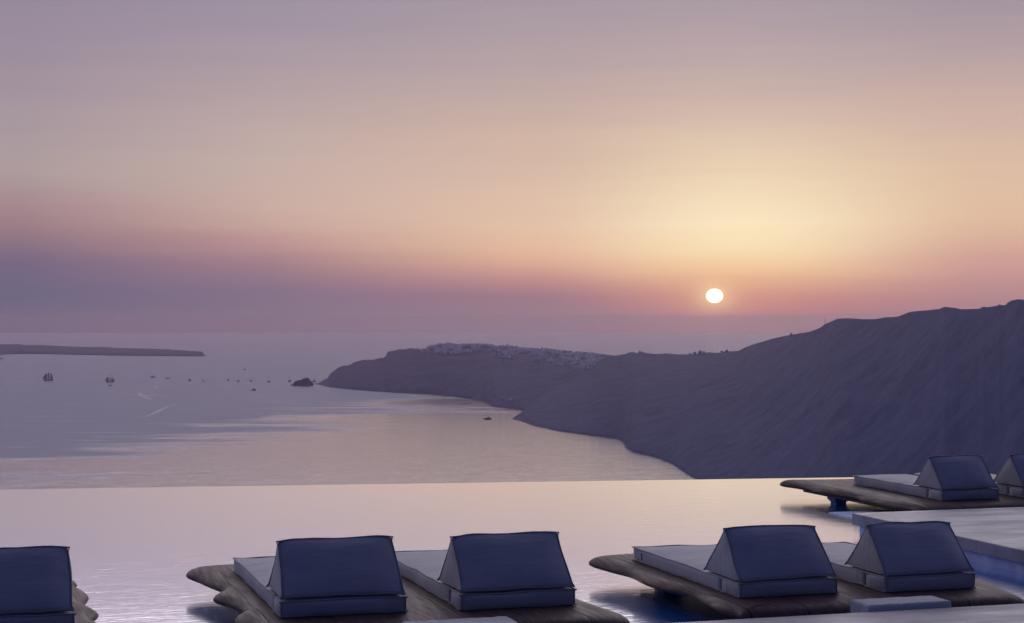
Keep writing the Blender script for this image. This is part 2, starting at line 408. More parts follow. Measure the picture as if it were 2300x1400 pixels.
# islet rock
bm = bmesh.new(); prof = [(651,866),(656,863.5),(660,860.6),(663,855.5),(670,854.6),(676,854),(682,849),(686,849.5),(690,847.6),(695,851.6),(702,859.5),(704,866.3)]
g = []
for i in range(46):
    px = 651+53*i/45; top = (866-lerp(prof, px))/FPX*8000; cx = (px-1150)/FPX*8000; row = []
    for j in range(13):
        t = j/12*2-1; yy = 8000+t*(18+26*math.sin(math.pi*i/45)); hh = max(0, 1-abs(t)**1.7)*top
        p = Vector((cx, yy, 0)); n = noise.fractal(p*.05, 1, 2, 4)
        row.append(bm.verts.new((cx+n*2, yy+n*2, SEA-2+max(0, hh*(1+.0*n)+2+n*2.5*(1-t*t)*min(1, hh/10)))))
    g.append(row)
for a, b in zip(g, g[1:]):
    for j in range(12): bm.faces.new((a[j], b[j], b[j+1], a[j+1]))
tag(obj('sea_rock', bm, M_ROCK), 'dark craggy rock islet in the sea just off the tip of the headland', 'rock')
# low reef off the headland beach
for (xa, xb, ya, yb) in [(1019, 1066, 908.5, 905.5)]:
    bm = bmesh.new()
    P = [sea_pt(xa+(xb-xa)*i/24, ya+(yb-ya)*i/24) for i in range(25)]
    prev = None
    for i, p in enumerate(P):
        hh = (1.4+1.6*abs(noise.noise(p*.03)))*math.sin(math.pi*(i+.4)/25.)
        wdt = 5+5*abs(noise.noise(p*.02+Vector((9, 0, 0))))
        cur = [bm.verts.new(p+Vector((0, -wdt, -1))), bm.verts.new(p+Vector((0, 0, hh))), bm.verts.new(p+Vector((0, wdt, -1)))]
        if prev:
            bm.faces.new((prev[0], cur[0], cur[1], prev[1])); bm.faces.new((prev[1], cur[1], cur[2], prev[2]))
        prev = cur
    tag(obj('rock_reef', bm, M_ROCK), 'long low dark reef lying in the water off the harbour beach', 'reef')

# steep ground that carries the pool terrace
bm = bmesh.new(); rings = []
for r, z in ((0, -3), (26, -3.2), (40, -12), (80, -45), (160, -95), (300, -170), (480, -240), (700, -300), (820, -320)):
    rg = []
    for k in range(72):
        a = k*2*math.pi/72; x = 3+r*math.sin(a); y = 5+r*math.cos(a)
        n = noise.fractal(Vector((x, y, 0))*.012, 1, 2, 5) if r > 30 else 0
        zz = z + n*min(18, r*.08)
        if math.cos(a) < .1: zz = -3-(r*.05)*max(0, math.cos(a)+.9) + n*3 if r < 400 else -20
        rg.append(bm.verts.new((x, y, zz)))
    rings.append(rg)
for a, b in zip(rings, rings[1:]):
    for k in range(72):
        try: bm.faces.new((a[k], a[(k+1) % 72], b[(k+1) % 72], b[k])).smooth = True
        except ValueError: pass
bmesh.ops.remove_doubles(bm, verts=bm.verts, dist=.001)
bmesh.ops.recalc_face_normals(bm, faces=bm.faces)
tag(obj('cliff_ground', bm, M_ROCK), kind='structure')

# ------------------------------------------------------------------ pool and terrace
ZW = .11
def grid_obj(name, bm, m_, **kw):
    o = obj(name, bm, m_, **kw); o.rotation_euler = (0, 0, A); return o
def edge_v(u): return 21.06 - .1505*u
bm = bmesh.new()
vs = [bm.verts.new((u, v, ZW)) for u, v in ((-14, 9.3), (16, 9.3), (16, edge_v(16)), (-14, edge_v(-14)))]
bm.faces.new(vs)
pw = tag(grid_obj('pool_water', bm, M_POOL), kind='structure')
bm = bmesh.new()   # basin floor and far wall with its overflow lip
box(bm, -14.2, 16.2, 9.0, edge_v(-14)+.2, -1.7, -1.25)
def prism(bm, poly, z0, z1, mi=0):
    a = [bm.verts.new((x, y, z0)) for x, y in poly]; b = [bm.verts.new((x, y, z1)) for x, y in poly]; n = len(poly)
    bm.faces.new(a[::-1]).material_index = mi; bm.faces.new(b).material_index = mi
    for i in range(n): bm.faces.new((a[i], a[(i+1) % n], b[(i+1) % n], b[i])).material_index = mi
    bmesh.ops.recalc_face_normals(bm, faces=bm.faces)
prism(bm, [(-14.3, edge_v(-14.3)-.02), (16.3, edge_v(16.3)-.02), (16.3, edge_v(16.3)-.3), (-14.3, edge_v(-14.3)-.3)][::-1], -1.24, ZW-.006)
prism(bm, [(-14.4, edge_v(-14)), (-14.02, edge_v(-14)), (-14.02, 9.2), (-14.4, 9.2)], -1.24, ZW+.1)
tag(grid_obj('pool_basin', bm, M_BLUE), kind='structure')
bm = bmesh.new()
prism(bm, [(-14.4, edge_v(-14.4)+.04), (16.4, edge_v(16.4)+.04), (16.4, edge_v(16.4)-.015), (-14.4, edge_v(-14.4)-.015)], -3.4, ZW-.03)
tag(grid_obj('pool_outer_wall', bm, M_DECK), kind='structure')

bm = bmesh.new(); box(bm, -14, 20, -12, 9.5, .2, .3); bevel_all(bm, .008, 2)
tag(grid_obj('terrace', bm, M_DECK), kind='structure')
bm = bmesh.new(); box(bm, -14, 20, -12, 9.44, -3, .198)
tag(grid_obj('terrace_wall', bm, M_WHITE), kind='structure')
bm = bmesh.new(); box(bm, 7.7, 20, 9.503, 14.36, .195, .3); bevel_all(bm, .01, 3)
jet = tag(grid_obj('stone_walkway', bm, M_DECK), kind='structure')
bm = bmesh.new(); box(bm, 7.75, 20, 9.46, 14.31, -1.24, .193)
tag(grid_obj('walkway_wall', bm, M_WHITE), kind='structure')
bm = bmesh.new(); box(bm, 8.3, 10.5, 14.32, 15.98, -1.24, ZW+.012); bevel_all(bm, .02, 2)
tag(grid_obj('submerged_step', bm, M_WHITE), kind='structure')

def rough_block(name, u0, u1, v0, v1, z0, z1, label, seed, m_=M_BLOCK):
    bm = bmesh.new(); box(bm, u0, u1, v0, v1, z0, z1); bevel_all(bm, .018, 3)
    bmesh.ops.subdivide_edges(bm, edges=[e for e in bm.edges if e.calc_length() > .1], cuts=14, use_grid_fill=True)
    for v in bm.verts:
        n = noise.noise_vector(v.co*22+Vector((seed, 0, 0)))
        v.co += n*.0035
    tag(grid_obj(name, bm, m_, smooth=True), label, 'stepping block', 'concrete stepping blocks in the pool')
rough_block('stepping_block', 2.42, 3.05, 9.53, 9.82, -1.2, .333, 'rough concrete block at the bottom edge, in front of the platform with notched edge', 1)
rough_block('stepping_block', 5.22, 5.79, 9.53, 9.77, -1.2, .333, 'rough concrete block between the terrace edge and the right-hand front wooden platform', 5)
rough_block('stepping_block', 11.25, 12.0, 19.16, 19.40, -1.2, .148, 'small low concrete block at the far pool edge behind the most distant platform', 9, M_DECK)

# ------------------------------------------------------------------ wooden platforms
def spline(P, n=10):
    out = []; N = len(P)
    for i in range(N):
        p0, p1, p2, p3 = (Vector(P[(i+k-1) % N]) for k in range(4))
        for k in range(n):
            t = k/n; out.append(.5*((2*p1)+(p2-p0)*t+(2*p0-5*p1+4*p2-p3)*t*t+(3*p1-p0-3*p2+p3)*t**3))
    return out
TOP, BOT = .296, .215
def platform(outline, label, pillars, plate):
    cu = sum(p[0] for p in outline)/len(outline); cv = sum(p[1] for p in outline)/len(outline)
    root = empty('wooden_platform', UV(cu, cv, -1.24), A)
    tag(root, label, 'platform', 'live edge wooden platforms standing in the pool')
    O = [Vector((p[0]-cu, p[1]-cv)) for p in spline(outline)]
    N = len(O)
    area = sum(O[i].x*O[(i+1) % N].y-O[(i+1) % N].x*O[i].y for i in range(N))
    if area < 0: O.reverse()
    nor = [(lambda d: Vector((d.y, -d.x)).normalized())(O[(i+1) % N]-O[i-1]) for i in range(N)]
    for _ in range(3): nor = [(nor[i-1]+nor[i]*2+nor[(i+1) % N]).normalized() for i in range(N)]
    bm = bmesh.new(); rings = []
    for off, z in ((.17, 0), (.12, -.002), (.075, -.008), (.04, -.018), (.016, -.032), (.003, -.046), (0, -.056), (.006, -.066), (.022, -.074), (.05, -.08), (.1, -.081)):
        rg = []
        S = [p.copy() for p in O]
        for _ in range(int(off*500)): S = [S[i-1]*.25+S[i]*.5+S[(i+1) % N]*.25 for i in range(N)]
        for i in range(N):
            p = S[i]-nor[i]*off*.8
            wv = noise.noise(Vector((O[i].x*2.1+cu, O[i].y*2.1, 0)))*.007*(1-min(1, off/.17))
            rg.append(bm.verts.new((p.x, p.y, TOP+1.24+z+wv)))
        rings.append(rg)
    for a, b in zip(rings, rings[1:]):
        for i in range(N):
            bm.faces.new((a[i], b[i], b[(i+1) % N], a[(i+1) % N])).smooth = True
    for rg, fl in ((rings[0], False), (rings[-1], True)):
        f_ = bm.faces.new(rg[::-1] if fl else rg)
        bmesh.ops.triangulate(bm, faces=[f_])
    obj('deck_slab', bm, M_WOOD, root)
    x0, x1, y0, y1 = plate; bm = bmesh.new(); box(bm, x0-cu, x1-cu, y0-cv, y1-cv, BOT-.032+1.24, BOT-.0005+1.24)
    obj('support_plate', bm, M_WOOD, root)
    for (pu, pv) in pillars:
        bm = bmesh.new(); s = .085; x, y = pu-cu, pv-cv
        box(bm, x-s, x+s, y-s, y+s, .15+1.24, BOT-.033+1.24); box(bm, x-s+.012, x+s-.012, y-s+.012, y+s-.012, .135+1.24, .1499+1.24)
        box(bm, x-.06, x+.06, y-.06, y+.06, 0, .1349+1.24)
        obj('pillar', bm, M_BLUEP, root)
    return root
platform([(-1.75,9.85),(-1.2,9.78),(-.4,9.8),(.4,9.77),(.72,9.82),(.84,10.1),(.79,10.38),(.83,10.62),(.785,10.86),(.845,11.12),(.80,11.32),(.785,11.52),(.835,11.82),(.80,12.08),(.765,12.2),(.795,12.42),(.70,12.72),(.3,12.8),(-.5,12.76),(-1.7,12.8),(-1.85,11.5)],
  'wooden platform with knobbly edge at the left border, under the cut-off lounger', [(-1.4,10.2),(.5,10.2),(.5,12.4),(-1.4,12.4)], (-1.6,.6,9.95,12.6))
platform([(1.70,9.86),(2.2,9.80),(2.9,9.81),(3.4,9.77),(3.66,9.75),(3.82,9.86),(3.84,10.08),(3.80,10.4),(3.78,10.8),(3.83,11.3),(3.76,11.9),(3.82,12.4),(3.7,12.78),(3.2,12.84),(2.5,12.8),(2.0,12.84),(1.74,12.82),(1.60,12.74),(1.555,12.58),(1.60,12.36),(1.655,12.05),(1.70,11.80),(1.665,11.66),(1.60,11.53),(1.59,11.42),(1.65,11.22),(1.70,10.98),(1.69,10.84),(1.61,10.68),(1.60,10.52),(1.66,10.25)],
  'wooden platform with notched lobed left edge carrying two loungers, left of centre', [(2.0,10.15),(3.35,10.15),(3.35,12.4),(2.1,12.4)], (1.95,3.44,9.9,12.6))
platform([(4.62,9.86),(5.1,9.80),(5.7,9.79),(6.15,9.75),(6.44,9.76),(6.52,9.9),(6.60,10.25),(6.68,10.7),(6.66,11.3),(6.70,11.9),(6.6,12.4),(6.1,12.5),(5.4,12.46),(4.95,12.52),(4.66,12.50),(4.50,12.42),(4.455,12.28),(4.49,12.0),(4.53,11.7),(4.51,11.45),(4.50,11.2),(4.53,10.95),(4.585,10.7),(4.56,10.45),(4.53,10.2),(4.56,10.0)],
  'wooden platform with smooth pointed left end carrying two loungers, beside the terrace at the right', [(4.95,10.2),(6.2,10.15),(6.3,12.1),(5.0,12.1)], (4.85,6.3,9.9,12.3))
platform([(8.72,14.72),(9.4,14.66),(10.2,14.68),(11.2,14.66),(11.4,15.5),(11.35,16.6),(11.2,17.5),(10.3,17.6),(9.6,17.56),(9.1,17.58),(8.85,17.66),(8.66,17.70),(8.575,17.62),(8.59,17.45),(8.62,17.1),(8.60,16.75),(8.63,16.4),(8.67,16.1),(8.63,15.8),(8.60,15.4),(8.63,15.0)],
  'most distant wooden platform beyond the stone walkway, standing on a visible blue pillar', [(8.84,16.78),(8.95,15.1),(11.0,16.8),(11.0,15.1)], (8.72,11.1,14.85,17.35))

# ------------------------------------------------------------------ loungers
def puffed(faces, nu, nv, puff, wr=0, seed=0):
    """closed cushion from planar quads (lists of 4 points), each face a grid swollen outwards"""
    bm = bmesh.new()
    for fi, (q, pf) in enumerate(faces):
        q = [Vector(p) for p in q]; nrm = (q[2]-q[0]).cross(q[3]-q[1]).normalized(); lay = []
        for i in range(nu+1):
            r = []
            for j in range(nv+1):
                a, b = i/nu, j/nv
                p = q[0].lerp(q[1], a).lerp(q[3].lerp(q[2], a), b)
                m_ = (1-abs(2*a-1)**3.2)*(1-abs(2*b-1)**3.2)
                k = pf*m_
                if wr: k += wr*noise.noise(Vector((p.x*4+seed, p.y*22, p.z*9)))*m_**.3*(1 if m_ > 0 else 0)*(1.4-m_)
                r.append(bm.verts.new(p+nrm*k))
            lay.append(r)
        for i in range(nu):
            for j in range(nv):
                bm.faces.new((lay[i][j], lay[i+1][j], lay[i+1][j+1], lay[i][j+1])).smooth = True
    bmesh.ops.remove_doubles(bm, verts=bm.verts, dist=.0004)
    bmesh.ops.dissolve_degenerate(bm, dist=.0003, edges=bm.edges)
    return bm
def boxfaces(x0, x1, y0, y1, z0, z1, pt, ps):
    a, b, c_, d = (x0,y0,z0), (x1,y0,z0), (x1,y1,z0), (x0,y1,z0); e, f_, g_, h = (x0,y0,z1), (x1,y0,z1), (x1,y1,z1), (x0,y1,z1)
    return [((e,f_,g_,h), pt), ((d,c_,b,a), 0), ((a,b,f_,e), ps), ((b,c_,g_,f_), ps), ((c_,d,h,g_), ps), ((d,a,e,h), ps)]
def edge_path(corners, n=14, ear=.009, jit=.0025, seed=0):
    """closed piping path with small pinched ears at the corners"""
    P = [Vector(c_) for c_ in corners]; cen = sum(P, Vector())/len(P); out = []
    for i, p in enumerate(P):
        q = P[(i+1) % len(P)]
        for k in range(n):
            t = k/n; r = p.lerp(q, t)
            if k == 0: r = r+(p-cen).normalized()*ear
            else: r = r+Vector((0, 0, 1))*noise.noise(Vector((r.x*6+seed, r.y*6, r.z*7)))*jit
            out.append(r)
    return out
def soften(o, seed, ridge=None):
    for v in o.data.vertices:
        c_ = v.co
        n = noise.noise_vector(Vector((c_.x*3.6+seed, c_.y*3.6, c_.z*5)))*.011
        c_.x += n.x; c_.y += n.y*.8; c_.z += n.z*.6*min(1, max(0, c_.z)/.06)
        if ridge and c_.z > ridge[0]:
            c_.z += .013*((c_.z-ridge[0])/(ridge[1]-ridge[0]))**2*(1-min(1, abs(c_.x)/ridge[2])**7)
def make_lounger(L, seed, tagged=False, z1=.41):
    root = empty('sun_lounger', (0, 0, 0))
    hw, h = .36, .088
    mt = obj('mattress', puffed(boxfaces(-hw, hw, .262, L, 0, h, .026, .012), 22, 60, .02, .005, seed), M_FAB, root)
    bm = bmesh.new()
    for z in (.004, h): tube(bm, edge_path([(-hw,.262,z),(hw,.262,z),(hw,L,z),(-hw,L,z)], 26, .011, .006, seed), .0052, 6, True)
    obj('piping', bm, M_PIPE, mt)
    if tagged:
        bm = bmesh.new(); box(bm, -hw-.011, -hw-.004, L-.17, L-.05, .022, .068); bevel_all(bm, .002, 1)
        obj('fabric_patch', bm, M_FAB, mt)
    hd = obj('head_cushion', puffed(boxfaces(-hw-.006, hw+.006, 0, .25, 0, h+.002, .014, .013), 24, 10, .012, .003, seed+3), M_FAB, root)
    bm = bmesh.new(); a = hw+.006
    for z in (.004, h+.002): tube(bm, edge_path([(-a,0,z),(a,0,z),(a,.25,z),(-a,.25,z)], 16, .012, .005, seed+2), .0052, 6, True)
    for x in (-a, a): tube(bm, [(x, 0, .004+k*(h-.002)/4) for k in range(5)], .0045, 6)
    obj('piping', bm, M_PIPE, hd)
    z0, yn, yf, ya = .112, .012, .545, .275; wb, wt = hw-.004, hw-.018
    s = random.uniform(-.006, .006)
    nl, nr, fl, fr, al, ar = (-wb,yn,z0+s), (wb,yn,z0), (-wb,yf,z0-.002), (wb,yf,z0-.002), (-wt,ya,z1-s), (wt,ya,z1)
    faces = [((nl,nr,ar,al), .034), ((fr,fl,al,ar), .024), ((fl,fr,nr,nl), 0)]
    bw = puffed(faces, 26, 18, .016, .0035, seed+5)
    for T in ((fl, nl, al), (nr, fr, ar)):       # triangular ends
        T = [Vector(p) for p in T]; nrm = (T[1]-T[0]).cross(T[2]-T[0]).normalized(); n = 18; lay = []
        for j in range(n+1):
            b = j/n; r = []
            for i in range(n+1):
                a_ = i/n; p = T[0].lerp(T[1], a_).lerp(T[2], b)
                m_ = (1-abs(2*a_-1)**2.5)*(1-abs(2*b-1)**2.5)
                r.append(bw.verts.new(p+nrm*.010*m_))
            lay.append(r)
        for j in range(n):
            for i in range(n):
                if j == n-1: f_ = bw.faces.new((lay[j][i], lay[j][i+1], lay[n][0]))
                else: f_ = bw.faces.new((lay[j][i], lay[j][i+1], lay[j+1][i+1], lay[j+1][i]))
                f_.smooth = True
    bmesh.ops.remove_doubles(bw, verts=bw.verts, dist=.0004)
    bk = obj('backrest', bw, M_FAB, root)
    bm = bmesh.new()
    tube(bm, edge_path([nl,nr,ar,al], 16, .014, .006, seed+7), .0055, 6, True)
    tube(bm, edge_path([fr,fl,al,ar], 16, .014, .006, seed+8), .0055, 6, True)
    for p, q in ((nl, fl), (nr, fr)): tube(bm, [Vector(p).lerp(Vector(q), k/8) for k in range(9)], .005, 6)
    obj('piping', bm, M_PIPE, bk)
    for ch in root.children_recursive:
        up = ch is bk or ch.parent is bk
        soften(ch, seed, (z0, z1, wt) if up else None)
    return root
LG = 'grey cushioned sun loungers on the pool platforms'
spots = [(-.09, .65, 10.27, 12.3, 'lounger cut off by the left border, only its dark upright back cushion showing', 0),
         (1.83, 2.57, 10.33, 12.34, 'grey lounger on the notched platform, leftmost of the pair left of centre', 0),
         (2.90, 3.62, 10.27, 12.32, 'grey lounger at the centre of the photo, right one of its pair, beside bare planks', 0),
         (4.69, 5.37, 10.21, 12.05, 'grey lounger near the pointed end of the platform by the terrace, left of its pair', 1),
         (5.68, 6.32, 10.14, 11.88, 'grey lounger nearest the stone walkway corner, behind the rough block on the terrace side', 0),
         (9.05, 9.66, 15.07, 16.86, 'distant grey lounger beyond the stone walkway, its whole pale mattress in view', 1),
         (9.95, 10.56, 15.07, 16.86, 'distant lounger cut off by the right border beyond the stone walkway', 0)]
for i, (u0, u1, v0, v1, lab, tg) in enumerate(spots):
    o = make_lounger(v1-v0, i*13.7, bool(tg), (.424, .406, .402, .390, .387, .387, .388)[i])
    o.location = UV((u0+u1)/2, v0, .300); o.rotation_euler = (0, 0, A+R(random.uniform(-.5, .5))); o.scale = ((u1-u0)/.732, 1, 1)
    tag(o, lab, 'sun lounger', LG)

# ------------------------------------------------------------------ village
def house_mesh(k):
    bm = bmesh.new()
    if k == 0:
        box(bm, -5, 5, -4, 4, -4, 5.5); box(bm, -1, 4, -2, 3.5, 5.5, 8)
        for x in (-3, 0, 3): box(bm, x-.5, x+.5, -4.15, -3.99, 1.5, 3.4, 1)
    elif k == 1:
        box(bm, -4, 4, -5, 4, -4, 4.2)
        n = 10; pr = [(-4+.0, 4.2)]+[(-4*math.cos(math.pi*i/n), 4.2+2.6*math.sin(math.pi*i/n)) for i in range(1, n)]+[(4, 4.2)]
        a = [bm.verts.new((x, -4.9, z)) for x, z in pr]; b = [bm.verts.new((x, 3.9, z)) for x, z in pr]
        bm.faces.new(a); bm.faces.new(b[::-1])
        for i in range(n): bm.faces.new((a[i], b[i], b[i+1], a[i+1]))
        box(bm, -.7, .7, -5.15, -4.99, 0, 2.6, 1); box(bm, 1.8, 2.7, -5.15, -4.99, 1.2, 2.4, 1)
    elif k == 2:
        box(bm, -7, 7, -4, 5, -5, 3.6); box(bm, -7, 0, -1, 5, 3.6, 6.8); box(bm, 3, 6, 0, 4, 3.6, 5.4)
        for x in (-5, -2): box(bm, x-.5, x+.5, -1.15, -.99, 4.4, 5.8, 1)
        for x in (-4, 0, 4): box(bm, x-.6, x+.6, -4.15, -3.99, .6, 2.6, 1)
    else:
        box(bm, -3, 3.5, -4, 4, -4, 7.5); box(bm, -6.5, -3, -4.5, 3, -4, 3.4)
        for z in (1.2, 4.6): box(bm, -.6, .7, -4.15, -3.99, z, z+1.9, 1)
    me = bpy.data.meshes.new('village_house'); bm.to_mesh(me); bm.free(); return me
HM = []
for k in range(4):
    for wm in (M_WALLW, M_WALLG):
        me = house_mesh(k); me.materials.append(wm); me.materials.append(M_DARK); HM.append(me)
HG = 'whitewashed village houses on the headland crest'
SHAPES = ('flat roofed white', 'barrel vaulted white', 'wide stepped white', 'tall narrow white')
def put_house(hill, px, y, s, lab, grp, me=None):
    p = hill.on(px, y); D = p.y
    o = bpy.data.objects.new('village_house', me or random.choice(HM)); COL.objects.link(o)
    o.location = p+Vector((0, 0, .5)); o.rotation_euler = (0, 0, random.uniform(-.45, .45)); q = s*random.uniform(.75, 1.25)
    o.scale = (q, q, q*random.uniform(.8, 1.15)); tag(o, lab, 'house', grp); return o
VB = [(935,788,2),(958,790,9),(985,792,18),(1010,793,22),(1040,790,20),(1070,786,14),(1100,786,12),(1112,790,16),(1125,800,30),(1150,796,22),(1185,789,8),(1200,796,26),(1250,800,26),(1290,806,32),(1320,815,34),(1345,812,24),(1365,804,8)]
dens = [(935, .25), (955, .8), (990, 1.6), (1060, 1.2), (1120, 1.1), (1180, .9), (1230, 1.3), (1330, 1.5), (1360, .5)]
n_h, tries, far_h = 0, 0, []
while tries < 22000 and (n_h < 280 or len(far_h) < 1000):
    tries += 1
    px = random.uniform(936, 1372); top = lerp(OIA.ridge, px)
    band = lerp([(a, c_) for a, b, c_ in VB], px)*1.25; y = top-.6+abs(random.gauss(0, .52))*band
    if y > top+band: continue
    if noise.noise(Vector((px*.05, y*.16, 2))) < -.16: continue
    if random.random() > lerp(dens, px)/1.6: continue
    if n_h < 280 and (random.random() < .3):
        me = random.choice(HM)
        shape = SHAPES[HM.index(me)//2]
        zone = ('left end of the village' if px < 1000 else 'left part of the village' if px < 1090 else 'beside the larger domed church' if px < 1180
                else 'middle dip of the village' if px < 1270 else 'right part of the village')
        row = 'on the skyline' if y-top < .3*band else 'halfway down' if y-top < .65*band else 'at the lower fringe'
        put_house(OIA, px, y, .95, '%s house %s, %s' % (shape, row, zone), HG, me); n_h += 1
    elif len(far_h) < 1000:
        far_h.append((px, y))
bm = bmesh.new()
for px, y in far_h:
    p = OIA.on(px, y); s = random.uniform(.75, 1.15); w_ = 5*s; a = random.uniform(-.6, .6)
    vs = box(bm, -w_, w_, -4*s, 4*s, -5, 5*s)
    if random.random() < .5: vs += box(bm, -w_*.3, w_*.9, -1*s, 3.4*s, 5*s, 7.4*s)
    ca, sa = math.cos(a), math.sin(a)
    for v in vs: v.co = Vector((p.x+v.co.x*ca-v.co.y*sa, p.y+v.co.x*sa+v.co.y*ca, p.z+v.co.z))
tag(obj('village_houses', bm, [M_WALLG, M_DARK]), kind='stuff')
for qi, (px, y) in enumerate([(1099,898),(1103,902),(1107,899),(1114,894),(1119,897),(1128,898),(1133,896),(1139,900),(1145,902),(1150,898),(1154,901),(1108,905),(1131,903)]):
    me = HM[(qi*3) % 8]
    put_house(OIA, px, y, .8, '%s house at the %s of the harbour hamlet, %s' % (SHAPES[HM.index(me)//2], 'left end' if px < 1112 else 'middle' if px < 1136 else 'right end', 'upper row' if y < 899 else 'by the water'), 'houses of the harbour hamlet', me)
for px, y, wd in [(1306,946,'leftmost'),(1318,946,'middle one'),(1341,942,'rightmost, set a little higher')]:
    put_house(NEAR, px, y, .55, 'tiny pale boathouse at the foot of the dark ridge, %s of three' % wd if ',' not in wd else 'tiny pale boathouse at the foot of the dark ridge, rightmost and set higher', 'boathouses below the ridge')
for px, y, s, lab in [(1438,791.5,.75,'flat roofed white house alone on the ridge right of the village'),(1446,792,.9,'white house with upper floor on the ridge crest, right of the lone flat one'),
        (1550,796,.8,'white house at the left end of the small group below the sun'),(1560,794.5,1.0,'long pale house left of the belfry on the low crest below the sun'),(1572,794,1.0,'white house in the middle of the group on the low crest'),(1581,793.5,.8,'white house at the right end of the group on the low crest'),
        (1562,798,.7,'lowest white house of the group under the low crest'),(1622,791.6,.7,'small house just left of the rise where the ridge starts to climb'),(1632,791,1.1,'broad pale house where the ridge starts to climb')]:
    put_house(NEAR, px, y+.6, s, lab, 'houses along the ridge crest', HM[(int(px) % 4)*2])
# churches
def church(name, hill, px, y, s, lab, towers):
    p = hill.on(px, y); root = empty(name, p); tag(root, lab, 'church')
    bm = bmesh.new(); box(bm, -8*s, 8*s, -6*s, 6*s, -5*s, 6*s); box(bm, -5*s, 5*s, -4*s, 4*s, 6*s, 8*s)
    for x in (-4, 0, 4): box(bm, (x-.6)*s, (x+.6)*s, -6.15*s, -5.99*s, 1*s, 4*s, 1)
    obj('nave', bm, [M_WALLW, M_DARK], root)
    bm = bmesh.new(); bmesh.ops.create_uvsphere(bm, u_segments=20, v_segments=12, radius=4.2*s)
    for v in bm.verts: v.co.z = max(v.co.z, 0)*1.15+10.2*s
    dm = obj('dome', bm, M_DOME, root, smooth=True)
    bm = bmesh.new(); bmesh.ops.create_cone(bm, segments=20, radius1=4.3*s, radius2=4.3*s, depth=2.2*s, cap_ends=True)
    for v in bm.verts: v.co.z += 9.1*s
    obj('drum', bm, M_WALLW, root)
    bm = bmesh.new(); box(bm, -.3*s, .3*s, -.3*s, .3*s, 14.9*s, 18*s); box(bm, -1*s, 1*s, -.25*s, .25*s, 16.4*s, 17*s)
    obj('cross', bm, M_WALLW, dm)
    for x in towers:
        bm = bmesh.new(); box(bm, (x-1.1)*s, (x+1.1)*s, -7.5*s, -5.3*s, -4*s, 11*s); box(bm, (x-1.4)*s, (x+1.4)*s, -7.8*s, -5*s, 8*s, 8.7*s)
        box(bm, (x-.5)*s, (x+.5)*s, -7.65*s, -7.49*s, 8.9*s, 10.4*s, 1)
        tube(bm, [(x*s, -6.4*s, 11*s), (x*s, -6.4*s, 13*s)], [1*s, .1*s], 8)
        obj('bell_tower', bm, [M_WALLW, M_DARK], root)
church('domed_church', OIA, 1140, 779.5, 1.0, 'domed church with bell tower standing up from the village skyline', (-11,))
church('domed_church', OIA, 1331, 795.5, .7, 'small domed church near the right end of the village', (-10,))
church('hill_chapel', NEAR, 1777, 752.5, .35, 'tiny chapel alone on the climbing ridge line left of the mast', (-9,))
# village window that glows in place of a reflected glint
p = OIA.on(1196, 787); bm = bmesh.new(); box(bm, -4, 4, -3, 3, -4, 4)
lh = obj('village_house', bm, M_WALLW); lh.location = p; tag(lh, 'village house with one window glinting brightly', 'house')
bm = bmesh.new(); box(bm, -1.7, 1.7, -3.3, -3.05, 0, 2.0); obj('window', bm, M_GLINT, lh)
# masts on the ridge
for px, y, h, lab in [(1852.5,731,17,'tall antenna mast on the ridge at the foot of the dark knoll'),(1509,794.5,12,'thin pole on the low crest left of the sun'),(1600.5,792.3,10,'thin pole on the low crest between two groups of houses'),(1797,749.5,9,'faint pole on the climbing ridge right of the chapel')]:
    p = NEAR.on(px, y+.5); r = p.y/FPX*.42; bm = bmesh.new()
    tube(bm, [(0, 0, -2), (0, 0, h*.6), (0, 0, h)], [r, r*.8, r*.4], 8)
    box(bm, -r*1.7, r*1.7, -r*.4, r*.4, h*.55, h*.62); box(bm, -r*1.3, r*1.3, -r*.4, r*.4, h*.8, h*.85)
    o = obj('antenna_mast', bm, M_MAST); o.location = p; tag(o, lab, 'mast')

